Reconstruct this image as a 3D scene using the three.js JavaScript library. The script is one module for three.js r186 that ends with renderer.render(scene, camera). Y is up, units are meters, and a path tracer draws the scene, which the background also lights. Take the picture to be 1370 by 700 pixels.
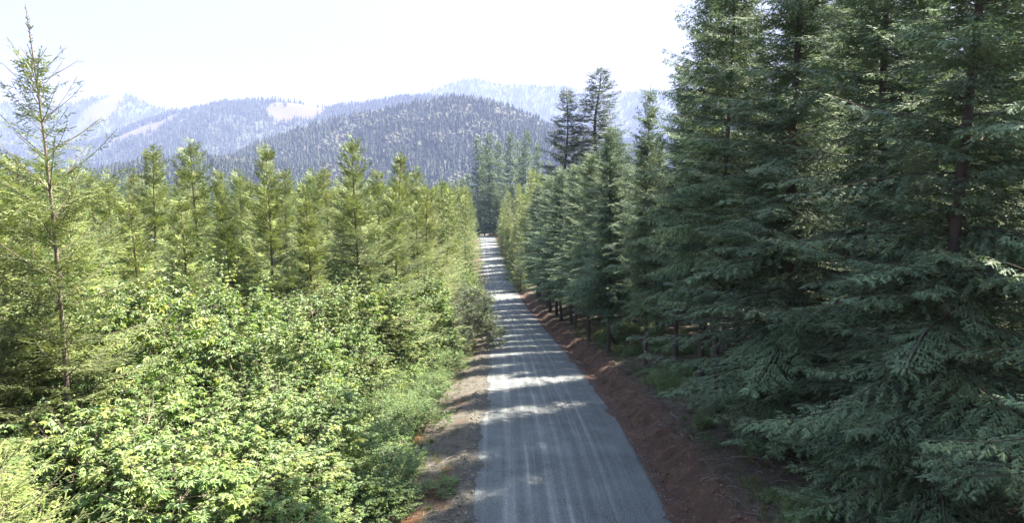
import * as THREE from 'three';
import { mergeGeometries } from 'three/addons/utils/BufferGeometryUtils.js';

// ---------------------------------------------------------------- camera, sky, sun, exposure
const EYE = 7.85, FOCAL = 909, W0 = 1370, H0 = 700;          // focal length in photograph pixels
const PITCH = 5.97 * Math.PI / 180, YAW = 2.33 * Math.PI / 180;
const scene = new THREE.Scene();
const camera = new THREE.PerspectiveCamera(2 * Math.atan(H0 / 2 / FOCAL) * 180 / Math.PI, W0 / H0, 0.1, 20000);
camera.position.set(0, EYE, 0);
camera.rotation.set(-PITCH, -YAW, 0, 'YXZ');
const renderer = new THREE.WebGLRenderer({ antialias: true });
renderer.setSize(1024, 524);
renderer.toneMapping = THREE.LinearToneMapping;
renderer.toneMappingExposure = 7.6;
renderer.shadowMap.enabled = true;
renderer.shadowMap.type = THREE.PCFSoftShadowMap;

const SUN_AZ = 62 * Math.PI / 180, SUN_EL = 49 * Math.PI / 180;   // azimuth counted from the road's direction to the right
const sunDir = new THREE.Vector3(Math.sin(SUN_AZ) * Math.cos(SUN_EL), Math.sin(SUN_EL), -Math.cos(SUN_AZ) * Math.cos(SUN_EL));
{
  const w = 512, h = 256, d = new Float32Array(w * h * 4);
  for (let j = 0; j < h; j++) for (let i = 0; i < w; i++) {
    const th = ((j + 0.5) / h - 0.5) * Math.PI, ph = ((i + 0.5) / w - 0.5) * 2 * Math.PI;
    const y = Math.max(0, Math.sin(th));
    const dot = Math.cos(ph) * Math.cos(th) * sunDir.x + Math.sin(th) * sunDir.y + Math.sin(ph) * Math.cos(th) * sunDir.z;
    const air = Math.exp(-y * 1.5);                                  // thick pale air at the horizon, blue overhead
    const g = 0.55 * Math.pow(Math.max(0, dot), 6) + 0.16 * Math.max(0, dot);
    const k = (j * w + i) * 4;
    d[k] = 0.165 - 0.126 * air + g * 0.3; d[k + 1] = 0.25 - 0.235 * air + g * 0.29; d[k + 2] = 0.38 - 0.375 * air + g * 0.27; d[k + 3] = 1;
  }
  const sky = new THREE.DataTexture(d, w, h, THREE.RGBAFormat, THREE.FloatType);
  sky.mapping = THREE.EquirectangularReflectionMapping;
  sky.magFilter = THREE.LinearFilter; sky.needsUpdate = true;
  scene.background = sky; scene.environment = sky;
}
const sun = new THREE.DirectionalLight(new THREE.Color(1, 0.93, 0.8), 5);
sun.position.copy(sunDir).multiplyScalar(250); sun.target.position.set(0, 0, -60);
sun.position.add(sun.target.position);
sun.castShadow = true; sun.shadow.radius = 1.5;
sun.shadow.mapSize.set(4096, 4096);
Object.assign(sun.shadow.camera, { left: -120, right: 120, top: 120, bottom: -120, near: 1, far: 600 });
scene.add(sun, sun.target);
scene.fog = new THREE.FogExp2(new THREE.Color(0.49, 0.59, 1.0), 0.0001);

// ---------------------------------------------------------------- helpers
function rng(seed) { let a = seed >>> 0; return () => { a = (a + 0x6D2B79F5) >>> 0; let t = a; t = Math.imul(t ^ (t >>> 15), t | 1); t ^= t + Math.imul(t ^ (t >>> 7), t | 61); return ((t ^ (t >>> 14)) >>> 0) / 4294967296; }; }
const hash2 = (x, y) => { let n = Math.imul(x | 0, 374761393) + Math.imul(y | 0, 668265263); n = Math.imul(n ^ (n >>> 13), 1274126177); return ((n ^ (n >>> 16)) >>> 0) / 4294967296; };
const sm = (t) => t * t * (3 - 2 * t);
const lerp = (a, b, t) => a + (b - a) * t;
const clamp = (v, a = 0, b = 1) => Math.min(b, Math.max(a, v));
const ss = (a, b, v) => sm(clamp((v - a) / (b - a)));
function vnoise(x, y) {
  const i = Math.floor(x), j = Math.floor(y), u = sm(x - i), v = sm(y - j);
  return lerp(lerp(hash2(i, j), hash2(i + 1, j), u), lerp(hash2(i, j + 1), hash2(i + 1, j + 1), u), v);
}
const fbm = (x, y, n = 4) => { let s = 0, a = 0.5, t = 0; for (let k = 0; k < n; k++) { s += a * vnoise(x, y); t += a; a *= 0.5; x = x * 2.03 + 17.1; y = y * 2.03 + 5.7; } return s / t; };
function curve(pts) {                                      // smooth curve through [s, value] pairs
  return (s) => {
    if (s <= pts[0][0]) return pts[0][1];
    for (let k = 1; k < pts.length; k++) if (s <= pts[k][0]) {
      const [x0, y0] = pts[k - 1], [x1, y1] = pts[k], h = x1 - x0, t = (s - x0) / h;
      const m = (i) => i <= 0 || i >= pts.length - 1 ? 0 : (pts[i + 1][1] - pts[i - 1][1]) / (pts[i + 1][0] - pts[i - 1][0]);
      const t2 = t * t, t3 = t2 * t;
      return (2 * t3 - 3 * t2 + 1) * y0 + (t3 - 2 * t2 + t) * h * m(k - 1) + (-2 * t3 + 3 * t2) * y1 + (t3 - t2) * h * m(k);
    }
    return pts[pts.length - 1][1];
  };
}
const taken = {};
const numbered = (n) => { const k = taken[n] = (taken[n] ?? -1) + 1; return k ? `${n}_${String(k).padStart(3, '0')}` : n; };
function thing(name, label, category, group) {
  const o = new THREE.Group(); o.name = numbered(name); scene.add(o);
  o.userData = { label, category }; if (group) o.userData.group = group;
  return o;
}
function part(name, geometry, material, parent) { const m = new THREE.Mesh(geometry, material); m.name = name; parent.add(m); return m; }
function structure(name, geometry, material) { const m = part(name, geometry, material, scene); m.userData.kind = 'structure'; return m; }

// a growing buffer of triangles
class Buf {
  constructor() { this.p = []; this.c = []; this.i = []; this.u = []; }
  get n() { return this.p.length / 3; }
  v(x, y, z, c) { this.p.push(x, y, z); this.c.push(c[0], c[1], c[2]); return this.p.length / 3 - 1; }
  geometry(smooth = false) {
    const g = new THREE.BufferGeometry();
    g.setAttribute('position', new THREE.BufferAttribute(new Float32Array(this.p), 3));
    g.setAttribute('color', new THREE.BufferAttribute(new Float32Array(this.c), 3));
    if (this.u.length) g.setAttribute('uv', new THREE.BufferAttribute(new Float32Array(this.u), 2));
    g.setIndex(new THREE.BufferAttribute(new Uint32Array(this.i), 1));
    if (smooth) g.computeVertexNormals();
    return g;
  }
  tube(pts, rad, sides, col) {                             // tapered tube along pts [[x,y,z]...]
    const start = this.n;
    for (let k = 0; k < pts.length; k++) {
      const a = pts[Math.max(0, k - 1)], b = pts[Math.min(pts.length - 1, k + 1)];
      let d = norm(sub(b, a)), e = norm(cross(d, Math.abs(d[1]) > 0.9 ? [1, 0, 0] : [0, 1, 0])), f = cross(d, e);
      for (let q = 0; q < sides; q++) {
        const t = q / sides * 2 * Math.PI, r = rad[k], cx = Math.cos(t) * r, sx = Math.sin(t) * r;
        this.v(pts[k][0] + e[0] * cx + f[0] * sx, pts[k][1] + e[1] * cx + f[1] * sx, pts[k][2] + e[2] * cx + f[2] * sx, col);
      }
      if (k) for (let q = 0; q < sides; q++) {
        const A = start + (k - 1) * sides + q, B = start + (k - 1) * sides + (q + 1) % sides, C = A + sides, D = B + sides;
        this.i.push(A, C, B, B, C, D);
      }
    }
  }
}
const sub = (a, b) => [a[0] - b[0], a[1] - b[1], a[2] - b[2]];
const add = (a, b, k = 1) => [a[0] + b[0] * k, a[1] + b[1] * k, a[2] + b[2] * k];
const cross = (a, b) => [a[1] * b[2] - a[2] * b[1], a[2] * b[0] - a[0] * b[2], a[0] * b[1] - a[1] * b[0]];
const norm = (a) => { const l = Math.hypot(a[0], a[1], a[2]) || 1; return [a[0] / l, a[1] / l, a[2] / l]; };
const tint = (c, k) => [c[0] * k, c[1] * k, c[2] * k];
const mixc = (a, b, t) => [lerp(a[0], b[0], t), lerp(a[1], b[1], t), lerp(a[2], b[2], t)];

function noiseTexture(size, fn, srgb = true) {            // fn(x, y) in 0..1 tile coordinates -> [r, g, b] 0..1
  const d = new Uint8Array(size[0] * size[1] * 4);
  for (let j = 0; j < size[1]; j++) for (let i = 0; i < size[0]; i++) {
    const c = fn(i, j), k = (j * size[0] + i) * 4;
    d[k] = clamp(c[0]) * 255; d[k + 1] = clamp(c[1]) * 255; d[k + 2] = clamp(c[2]) * 255; d[k + 3] = 255;
  }
  const t = new THREE.DataTexture(d, size[0], size[1]);
  t.wrapS = t.wrapT = THREE.RepeatWrapping; t.magFilter = THREE.LinearFilter; t.minFilter = THREE.LinearMipmapLinearFilter; t.generateMipmaps = true;
  if (srgb) t.colorSpace = THREE.SRGBColorSpace;
  t.needsUpdate = true; return t;
}
// value noise that repeats every `per` cells
const tnoise = (x, y, px, py) => { const i = Math.floor(x), j = Math.floor(y), u = sm(x - i), v = sm(y - j), a = ((i % px) + px) % px, b = ((j % py) + py) % py, a1 = (a + 1) % px, b1 = (b + 1) % py; return lerp(lerp(hash2(a, b), hash2(a1, b), u), lerp(hash2(a, b1), hash2(a1, b1), u), v); };

// ---------------------------------------------------------------- the lie of the land (x right, s ahead along the road = -z)
const roadY = curve([[-60, 0.2], [0, 0], [15.4, 0], [19, -0.03], [24, -0.3], [39, -1.9], [54, -3.9], [70, -5.65], [90, -7.15], [114, -7.75], [140, -7.5], [157, -7.25], [190, -6.9], [205, -6.9], [235, -7.8], [300, -12], [420, -20]]);
const roadX = curve([[-60, 1.6], [0, 1.95], [15, 2.04], [24, 2.28], [39, 2.6], [70, 3.1], [114, 2.4], [157, 1.7], [190, 1.25], [230, 0.6], [300, -2], [420, -8]]);
const HALF = 2.5;
function ground(x, s) {
  const dx = x - roadX(s), base = roadY(s);
  const near = ss(90, 40, s);
  let y = base;
  if (dx < -HALF) {
    const e = -HALF - dx, wob = fbm(s * 0.35, 3.1, 3) * 0.5;
    y += 0.05 * Math.exp(-((e - 0.12 - wob * 0.5) ** 2) / 0.012) - 0.12 * ss(0.3, 1.4, e) - 0.5 * ss(2, 8, e) - 1.6 * ss(10, 60, e);
    y += (fbm(x * 1.3, s * 1.3, 4) - 0.5) * 0.3 * ss(0.2, 2.5, e);
    y += (fbm(x * 6, s * 6, 3) - 0.5) * 0.07 * ss(0, 0.4, e) * near;
    y += Math.max(0, fbm(x * 9 + 3, s * 5, 2) - 0.62) * 0.35 * Math.exp(-((e - 0.25 - wob * 0.4) ** 2) / 0.03) * near;
  } else if (dx > HALF) {
    const e = dx - HALF, wob = (fbm(s * 0.5, 9.7, 3) - 0.5) * 0.9;
    const bank = ss(0.25 + wob * 0.4, 1.35 + wob, e);
    y += -0.1 * ss(0, 0.3, e) + 0.55 * bank + 0.45 * ss(1.3, 5, e) + 1.2 * ss(6, 40, e);
    y += (fbm(x * 1.1 + 7, s * 1.1, 4) - 0.5) * 0.45 * ss(0.8, 3, e);
    y += (fbm(x * 4 + 2, s * 3, 4) - 0.5) * 0.62 * ss(0.1, 0.5, e) * ss(2.4, 0.9, e) * near;
    y += (fbm(x * 11, s * 11, 2) - 0.5) * 0.07 * ss(0, 0.4, e) * near;
  } else {
    const rag = (k) => (fbm(s * 0.7, k, 3) - 0.5) * 0.75 * near + (fbm(s * 4, k + 5, 2) - 0.5) * 0.28 * near;   // ragged edges where soil spills over the gravel
    y += 0.07 * (1 - (dx / HALF) ** 2) - 0.06 * (dx < 0 ? ss(-2.3, -2.08, dx + rag(3.3)) : ss(2.45, 2.23, dx + rag(8.8)));
  }
  return y;
}
const yOf = (x, s) => ground(x, s);

// pixel of the photograph -> place on a plane at distance s ahead (used only to lay out things in metres)
const across = (px, s) => (px - 648) * s / FOCAL;
const upAt = (py, s) => EYE + s * Math.tan(Math.atan((350 - py) / FOCAL) - PITCH);

// ---------------------------------------------------------------- materials
const grain = noiseTexture([512, 512], (i, j) => {
  const a = tnoise(i / 4, j / 4, 128, 128), b = tnoise(i / 16, j / 16, 32, 32), c = hash2(i, j), e = tnoise(i / 64, j / 64, 8, 8);
  const v = 0.62 + 0.22 * (a - 0.5) + 0.16 * (b - 0.5) + 0.3 * (c - 0.5) + 0.12 * (e - 0.5);
  return [v, v, v];
});
const reliefTex = noiseTexture([512, 512], (i, j) => { const v = 0.5 * tnoise(i / 5, j / 5, 102.4 | 0, 102.4 | 0) + 0.3 * hash2(i >> 1, j >> 1) + 0.2 * tnoise(i / 32, j / 32, 16, 16); return [v, v, v]; }, false);
const groundMat = new THREE.MeshStandardMaterial({ vertexColors: true, map: grain, bumpMap: reliefTex, bumpScale: 0.03, roughness: 0.97 });
const barkTex = noiseTexture([256, 512], (i, j) => {
  const a = tnoise(i / 8 + 2.5 * tnoise(j / 64, 3, 8, 8), j / 64, 32, 8), b = tnoise(i / 3, j / 14, 85, 36), v = 0.35 + 0.5 * a * (0.5 + 0.5 * b) + 0.2 * b;
  return [v, v * 0.95, v * 0.9];
});
const barkMat = new THREE.MeshStandardMaterial({ vertexColors: true, roughness: 0.95 });
const needleMat = new THREE.MeshPhysicalMaterial({ vertexColors: true, roughness: 0.86, transmission: 0.32, thickness: 0, side: THREE.DoubleSide, specularIntensity: 0.6 });
const leafMat = new THREE.MeshPhysicalMaterial({ vertexColors: true, roughness: 0.9, transmission: 0.36, thickness: 0, clearcoat: 0.7, clearcoatRoughness: 0.5, side: THREE.DoubleSide });
const shrubMat = new THREE.MeshPhysicalMaterial({ vertexColors: true, roughness: 0.92, transmission: 0.36, thickness: 0, clearcoat: 0.2, clearcoatRoughness: 0.5, side: THREE.DoubleSide });
const farMat = new THREE.MeshStandardMaterial({ vertexColors: true, roughness: 0.95, side: THREE.DoubleSide });

// ---------------------------------------------------------------- ground sheet
function lines(fine0, fine1, step, out0, out1, grow) {
  const a = []; for (let v = fine0; v <= fine1 + 1e-6; v += step) a.push(v);
  let d = step, v = fine1; while (v < out1) { d *= grow; v += d; a.push(Math.min(v, out1)); }
  d = step; v = fine0; while (v > out0) { d *= grow; v -= d; a.unshift(Math.max(v, out0)); }
  return a;
}
function groundColour(x, s) {
  const dx = x - roadX(s), n = fbm(x * 1.7, s * 1.7, 4), n2 = fbm(x * 0.5 + 31, s * 0.5, 3), n3 = fbm(x * 5 + 3, s * 5 + 8, 3);
  const litter = mixc([0.17, 0.115, 0.075], [0.26, 0.2, 0.13], n3), moss = [0.1, 0.13, 0.045];
  let c = mixc(litter, moss, ss(0.5, 0.68, n2) * ss(0.4, 0.55, n));
  if (dx < 0) {
    const e = -HALF - dx, dirt = mixc([0.36, 0.31, 0.24], [0.24, 0.2, 0.15], n3);
    const packed = mixc(dirt, mixc([0.19, 0.18, 0.155], [0.25, 0.23, 0.195], n3), ss(0.35, -0.1, e + (n - 0.5) * 0.6));   // gravel trodden into the soil
    c = mixc(packed, c, ss(1.5 + (n - 0.5) * 2, 3.2 + (n - 0.5) * 2, e));
    c = mixc(c, [0.12, 0.17, 0.05], ss(0.56, 0.66, n) * ss(0.7, 1.6, e) * 0.7);
    c = mixc(c, [0.36, 0.17, 0.07], ss(0.6, 0.68, fbm(x * 0.9 + 77, s * 0.6, 3)) * ss(0.3, 0.8, e) * ss(4, 2, e));
  } else {
    const e = dx - HALF, wob = (fbm(s * 0.5, 9.7, 3) - 0.5) * 0.9;
    const red = mixc([0.32, 0.16, 0.09], [0.17, 0.085, 0.055], n3);
    c = mixc(red, c, ss(1.1 + wob + (n - 0.5), 1.9 + wob + (n - 0.5), e));
  }
  return tint(c, 0.8);
}
{
  const xs = lines(-5.5, 11, 0.14, -260, 260, 1.13), sl = lines(7, 55, 0.17, -60, 430, 1.025);
  const b = new Buf(), nx = xs.length;
  for (const s of sl) for (const x of xs) { b.v(x, ground(x, s), -s, groundColour(x, s)); b.u.push(x / 1.6, s / 1.6); }
  for (let j = 0; j < sl.length - 1; j++) for (let i = 0; i < nx - 1; i++) { const A = j * nx + i; b.i.push(A, A + 1, A + nx, A + 1, A + nx + 1, A + nx); }
  structure('ground', b.geometry(true), groundMat);
  console.log('ground verts', b.n);
}

// ---------------------------------------------------------------- gravel road
{
  const TW = 1024, TH = 2048;
  const streak = [[0.06, 0.012, 0.5], [0.2, 0.02, 0.7], [0.235, 0.01, 0.5], [0.32, 0.012, 0.55], [0.36, 0.008, 0.3], [0.43, 0.018, 0.95], [0.455, 0.008, 0.5], [0.52, 0.014, 0.85], [0.58, 0.008, 0.3], [0.655, 0.016, 0.7], [0.68, 0.007, 0.5], [0.74, 0.012, 0.45], [0.83, 0.01, 0.18]];
  const road = noiseTexture([TW, TH], (i, j) => {
    const u0 = i / TW, v = j / TH;
    const wob = (tnoise(v * 3, 1.5, 3, 4) - 0.5) * 0.05 + (tnoise(v * 9, 2.5, 9, 4) - 0.5) * 0.014;
    const u = u0 + wob, brk = tnoise(u0 * 40, v * 12, 40, 12), patch = 0.6 * tnoise(u0 * 5, v * 18, 5, 18) + 0.4 * tnoise(u0 * 14, v * 50, 14, 50);
    const stone = hash2(i >> 1, j >> 1), fine = hash2(i, j), g = tnoise(i / 3, j / 3, 341, 683);
    let st = 0; for (const [c, w, a] of streak) { const e = (u - c + (tnoise(v * 7 + c * 50, c * 31, 7, 64) - 0.5) * 0.012) / w; st += a * Math.exp(-e * e); }
    st *= (0.35 + 0.6 * brk) * (0.4 + 1.2 * tnoise(u0 * 9 + 3, v * 7, 9, 7));
    const rows = tnoise(u0 * 90, v * 3, 90, 3) - 0.5;                // fine combed rows left by the grader blade
    let c = [0.1, 0.108, 0.11];
    c = mixc(c, [0.2, 0.2, 0.195], clamp(st * 1.25));
    const k = 1 + 0.3 * rows + 0.9 * (stone - 0.5) + 0.4 * (fine - 0.5) + 0.4 * (g - 0.5) + 0.6 * (patch - 0.5);
    return c.map((q) => Math.pow(clamp(q * k), 1 / 2.2));
  });
  const bump = noiseTexture([512, 512], (i, j) => { const v = 0.6 * hash2(i >> 1, j >> 1) + 0.4 * tnoise(i / 4, j / 4, 128, 128); return [v, v, v]; }, false);
  bump.repeat.set(2, 2);
  const m = new THREE.MeshStandardMaterial({ map: road, bumpMap: bump, bumpScale: 0.035, roughness: 0.96 });
  const b = new Buf(), sl = []; for (let s = -40; s < 230; s += s > 4 && s < 70 ? 0.35 : 1.2) sl.push(s);
  const NX = 56, white = [1, 1, 1];
  for (const s of sl) for (let i = 0; i <= NX; i++) {
    const u = i / NX, dx = (u - 0.5) * 2 * (HALF - 0.03), x = roadX(s) + dx;
    let y = roadY(s) + 0.07 * (1 - (dx / HALF) ** 2) - 0.012;
    for (const c of [0.21, 0.44, 0.52, 0.66]) y -= 0.022 * Math.exp(-(((u - c) / 0.035) ** 2));   // shallow wheel ruts
    y += (fbm(x * 2.2, s * 0.7, 3) - 0.5) * 0.03 - 0.09 * ss(0.97, 1, Math.abs(u - 0.5) * 2);
    b.v(x, y, -s, white); b.u.push(u, s / 19);
  }
  for (let j = 0; j < sl.length - 1; j++) for (let i = 0; i < NX; i++) { const A = j * (NX + 1) + i; b.i.push(A, A + 1, A + NX + 1, A + 1, A + NX + 2, A + NX + 1); }
  structure('road', b.geometry(true), m);
}

// ---------------------------------------------------------------- hills
const ridges = [   // distance, half-depth in front, half-depth behind, tree height, crest as photograph pixels, noise
  { D: 1350, f: 330, k: 500, th: 24, crest: [[-700, 238], [60, 236], [150, 226], [205, 212], [260, 204], [330, 203], [385, 211], [440, 230], [520, 240], [1300, 240]] },
  { D: 1950, f: 760, k: 900, th: 30, crest: [[-900, 236], [150, 236], [240, 226], [310, 209], [380, 181], [460, 156], [520, 144], [580, 131], [640, 127], [690, 143], [740, 166], [800, 188], [870, 205], [1000, 200], [1200, 170], [1500, 150], [2200, 190]] },
  { D: 3400, f: 1000, k: 900, th: 30, crest: [[-2500, 170], [-1400, 130], [-700, 160], [-100, 180], [60, 196], [140, 190], [190, 170], [235, 151], [300, 136], [345, 132], [400, 131], [440, 138], [480, 135], [520, 128], [570, 125], [620, 126], [680, 140], [760, 170], [1000, 190], [1500, 150], [2500, 170]] },
  { D: 4400, f: 1100, k: 900, th: 30, crest: [[-2500, 120], [-1200, 150], [-500, 128], [-150, 142], [0, 136], [60, 139], [100, 142], [145, 132], [170, 127], [195, 127], [222, 139], [260, 150], [330, 170], [450, 200], [1500, 200]] },
  { D: 5400, f: 1300, k: 900, th: 30, crest: [[-600, 200], [400, 150], [470, 138], [560, 124], [600, 112], [625, 105], [645, 104], [668, 110], [690, 111], [720, 112], [750, 113], [785, 119], [830, 121], [870, 117], [950, 114], [1100, 112], [1300, 121], [2000, 100]] },
];
for (const r of ridges) r.h = curve(r.crest.map(([px, py]) => [across(px, r.D), upAt(py, r.D) - r.th * 0.8]));
const VALLEY = -26;
function hillAt(x, s) {
  let best = VALLEY + (fbm(x / 260, s / 260, 3) - 0.5) * 14, which = -1;
  ridges.forEach((r, n) => {
    const bend = (fbm(x / 420 + n * 7, 2.2 + n, 3) - 0.5) * r.f * 0.35;
    const e = s - r.D - bend * 0.0, t = e < 0 ? -e / (r.f * (0.75 + 0.5 * fbm(x / 330 + n * 3.3, n * 5.1, 2))) : e / r.k;
    if (t > 1.6) return;
    const gully = (fbm(x / 190 + n * 13, s / 420 + n, 3) - 0.5) * 0.34 * (1 - Math.abs(2 * clamp(t) - 1)) * (t > 0.02 ? 1 : 0);
    const fall = t < 1 ? (1 - t) * 0.75 + 0.25 * (1 - sm(clamp(t))) + gully : 0;
    const y = VALLEY + (r.h(x) - VALLEY) * fall;
    if (y > best) { best = y; which = n; }
  });
  return [best, which];
}
const landY = (x, s) => {
  const [h, w] = hillAt(x, s); if (s > 430) return [h, w];
  return [lerp(ground(clamp(x, -260, 260), clamp(s, -60, 430)), h, ss(300, 430, s)), w];
};
// clear-cut slopes: bare straw-coloured ground, [ridge, x, s, radius across, radius up the slope] in metres
const slopeAt = (n, px, py) => { const r = ridges[n]; for (let s = r.D - r.f; s < r.D; s += 8) { const x = across(px, s), [y, w] = hillAt(x, s); if (w === n && y >= upAt(py, s)) return [x, s]; } return [across(px, r.D), r.D - 60]; };
const cuts = [[3, 158, 147, 95, 190], [2, 392, 149, 85, 120], [2, 422, 151, 70, 90], [3, 205, 176, 80, 130], [2, 236, 166, 50, 150], [2, 212, 176, 95, 90], [2, 190, 181, 60, 60], [3, 5, 152, 120, 120]].map(([w, px, py, rx, rs]) => [w, ...slopeAt(w, px, py), rx, rs]);
const isCut = (x, s, which) => cuts.some(([w, cx, cs, rx, rs]) => {
  if (which !== w) return false;
  const ex = (x - cx) / rx, es = (s - cs) / rs, nn = (fbm(x / 60, s / 60, 3) - 0.5) * 1.6;
  return ex * ex + es * es < 1 + nn;
});
{
  const b = new Buf(), st = 42, x0 = -4600, x1 = 4600, s0 = -900, s1 = 6700;
  const nx = Math.round((x1 - x0) / st) + 1, ns = Math.round((s1 - s0) / st) + 1;
  for (let j = 0; j < ns; j++) for (let i = 0; i < nx; i++) {
    const x = x0 + i * st, s = s0 + j * st;
    let [y, w] = landY(x, s);
    if (s < 440) y -= 4 * ss(330, 250, Math.abs(x)) * ss(440, 380, s) * ss(-160, -80, s);   // passes below the near ground sheet
    const n = fbm(x / 80, s / 80, 3);
    const c = isCut(x, s, w) ? mixc([0.08, 0.056, 0.035], [0.05, 0.042, 0.028], n) : mixc([0.03, 0.04, 0.02], [0.045, 0.05, 0.028], n);
    b.v(x, y, -s, c);
  }
  for (let j = 0; j < ns - 1; j++) for (let i = 0; i < nx - 1; i++) { const A = j * nx + i; b.i.push(A, A + 1, A + nx, A + 1, A + nx + 1, A + nx); }
  structure('hills', b.geometry(true), new THREE.MeshStandardMaterial({ vertexColors: true, roughness: 1 }));
}

// ---------------------------------------------------------------- conifers
function finger(N, b, d, n, len, w, col, crossed) {
  if (crossed === 'bristle') {                             // a twig as rows of needles: three saw-tooth pairs along the spine
    const s = norm(cross(d, n)), R0 = N.v(b[0], b[1], b[2], col); let root = R0;
    for (let k = 0; k < 3; k++) {
      const u1 = (k + 1) / 3, e = add(b, d, len * u1), E = N.v(e[0], e[1], e[2], col), h = w * (k === 2 ? 0.42 : 0.6), a = Math.min(1.04, u1 + 0.1);
      for (const g of [h, -h]) { const q = N.v(b[0] + d[0] * len * a + s[0] * g - n[0] * w * 0.2, b[1] + d[1] * len * a + s[1] * g - n[1] * w * 0.2, b[2] + d[2] * len * a + s[2] * g - n[2] * w * 0.2, col); N.i.push(root, E, q); }
      root = E;
    }
    return;
  }
  const s = norm(cross(d, n)), m = add(b, d, len * 0.42), t = add(b, d, len), h = w * 0.5, dn = -w * 0.16;
  const B = N.v(b[0], b[1], b[2], col), T = N.v(t[0], t[1], t[2], col);
  const L = N.v(m[0] + s[0] * h + n[0] * dn, m[1] + s[1] * h + n[1] * dn, m[2] + s[2] * h + n[2] * dn, col), R = N.v(m[0] - s[0] * h + n[0] * dn, m[1] - s[1] * h + n[1] * dn, m[2] - s[2] * h + n[2] * dn, col);
  N.i.push(B, L, T, B, T, R);
  if (crossed) {
    const U = N.v(m[0] + n[0] * h * 0.8, m[1] + n[1] * h * 0.8, m[2] + n[2] * h * 0.8, col), D = N.v(m[0] - n[0] * h * 0.6, m[1] - n[1] * h * 0.6, m[2] - n[2] * h * 0.6, col);
    N.i.push(B, U, T, B, T, D);
  }
}
function fir(o) {
  const R = rng(o.seed), N = new Buf(), W = new Buf(), H = o.H;
  const rj = (a) => (R() - 0.5) * 2 * a;
  const wob = [R() * 6, R() * 6, R() * 6], bend = o.bend ?? 0.12;
  const axis = (y) => [bend * Math.sin(y * 0.35 + wob[0]) + (o.lean?.[0] ?? 0) * Math.max(0, y / H) ** 1.3, y, bend * Math.sin(y * 0.31 + wob[1]) + (o.lean?.[1] ?? 0) * Math.max(0, y / H) ** 1.3];
  const tr = (y) => o.r0 * Math.pow(Math.max(0, 1 - y / H), 0.85) * (1 + 0.5 * Math.exp(-y * 2.2)) + 0.006;
  { const pts = [], rad = []; const K = Math.ceil(H / 0.7); for (let k = 0; k <= K; k++) { const y = -0.3 + (H + 0.3) * k / K; pts.push(axis(y)); rad.push(tr(Math.max(0, y))); } W.tube(pts, rad, o.sides ?? 9, o.bark); }
  const branch = (y, az, L, e0, t, thin) => {
    const p0 = axis(y), hx = Math.cos(az), hz = Math.sin(az), se = Math.sin(e0), ce = Math.cos(e0), side = rj(0.12);
    const droop = o.droop(t) * (0.7 + 0.6 * R()), up = o.up(t) * (0.6 + 0.8 * R());
    const P = (u) => { const q = L * u * ce, l = side * L * u * u; return [p0[0] + hx * q - hz * l, p0[1] + L * (se * u - droop * u * u + up * u ** 3.5), p0[2] + hz * q + hx * l]; };
    const K = o.limbSeg ?? 4, pts = [], rad = []; const rb = 0.005 + 0.006 * L;
    for (let k = 0; k <= K; k++) { pts.push(P(k / K)); rad.push(lerp(rb, 0.004, k / K)); }
    W.tube(pts, rad, 3, o.limb);
    if (o.deadBelow && y < o.deadBelow) return;
    const tone = 0.72 + 0.56 * R(), base = mixc(o.col, o.col2, R() * 0.8);
    const sp = o.sp, f = thin ?? 1;
    let sd = R() < 0.5 ? 1 : -1;
    for (let u = o.u0(t); u < 1; u += sp / L * (0.8 + 0.4 * R())) {
      const b = P(u), a = P(Math.min(1.02, u + 0.05)), fw = norm(sub(a, b)), lat = norm(cross(fw, [0, 1, 0])), upv = cross(lat, fw);
      sd = -sd;
      if (R() > f) continue;
      const ang = (o.secAng ?? 0.95) + rj(0.2), l2 = (f < 1 ? 0.55 : 1) * Math.max(o.minSec, L * o.secLen * Math.pow(1 - u, 0.75) * (0.7 + 0.5 * R()));
      const hang = -(o.hang ?? 0.15) * (0.4 + 1.1 * R()), lift = rj(0.28);
      let d2 = norm([fw[0] * Math.cos(ang) + lat[0] * sd * Math.sin(ang) + upv[0] * lift, fw[1] * Math.cos(ang) + lat[1] * sd * Math.sin(ang) + upv[1] * lift + hang, fw[2] * Math.cos(ang) + lat[2] * sd * Math.sin(ang) + upv[2] * lift]);
      const n2 = norm(add(upv, [rj(o.roll ?? 0.3), rj(0.2), rj(o.roll ?? 0.3)])), fl = o.fl * (f < 1 ? 0.6 : 1), cnt = Math.max(1, Math.round(l2 / o.fs));
      let q = b, s3 = 1;
      for (let v = 0; v < cnt; v++) {
        q = add(b, d2, l2 * (v + 0.5) / cnt); q[1] -= 0.5 * (o.hang ?? 0.15) * l2 * ((v + 0.5) / cnt) ** 2;
        s3 = -s3;
        const l3 = norm(cross(d2, n2)), a3 = 0.75 + rj(0.25), ln = fl * (1.05 - 0.45 * (v + 0.5) / cnt) * (0.7 + 0.6 * R());
        const d3 = norm([d2[0] * Math.cos(a3) + l3[0] * s3 * Math.sin(a3), d2[1] * Math.cos(a3) + l3[1] * s3 * Math.sin(a3) + rj(o.ruffle ?? 0.3) - (o.drip ?? 0.12), d2[2] * Math.cos(a3) + l3[2] * s3 * Math.sin(a3)]);
        const c = tint(R() < o.fresh ? mixc(base, o.tip, 0.4 + 0.6 * R()) : base, tone * (0.75 + 0.5 * R()));
        finger(N, q, d3, n2, ln, o.fw * (0.8 + 0.4 * R()), c, o.crossed);
      }
      const c = tint(mixc(base, o.tip, R() * o.fresh * 1.5), tone);
      finger(N, add(b, d2, l2 * 0.8), d2, n2, l2 * 0.12 + o.fl * 0.9, o.fw, c, o.crossed);
    }
    const e = P(1), a = P(0.93), fw = norm(sub(e, a));
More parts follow.
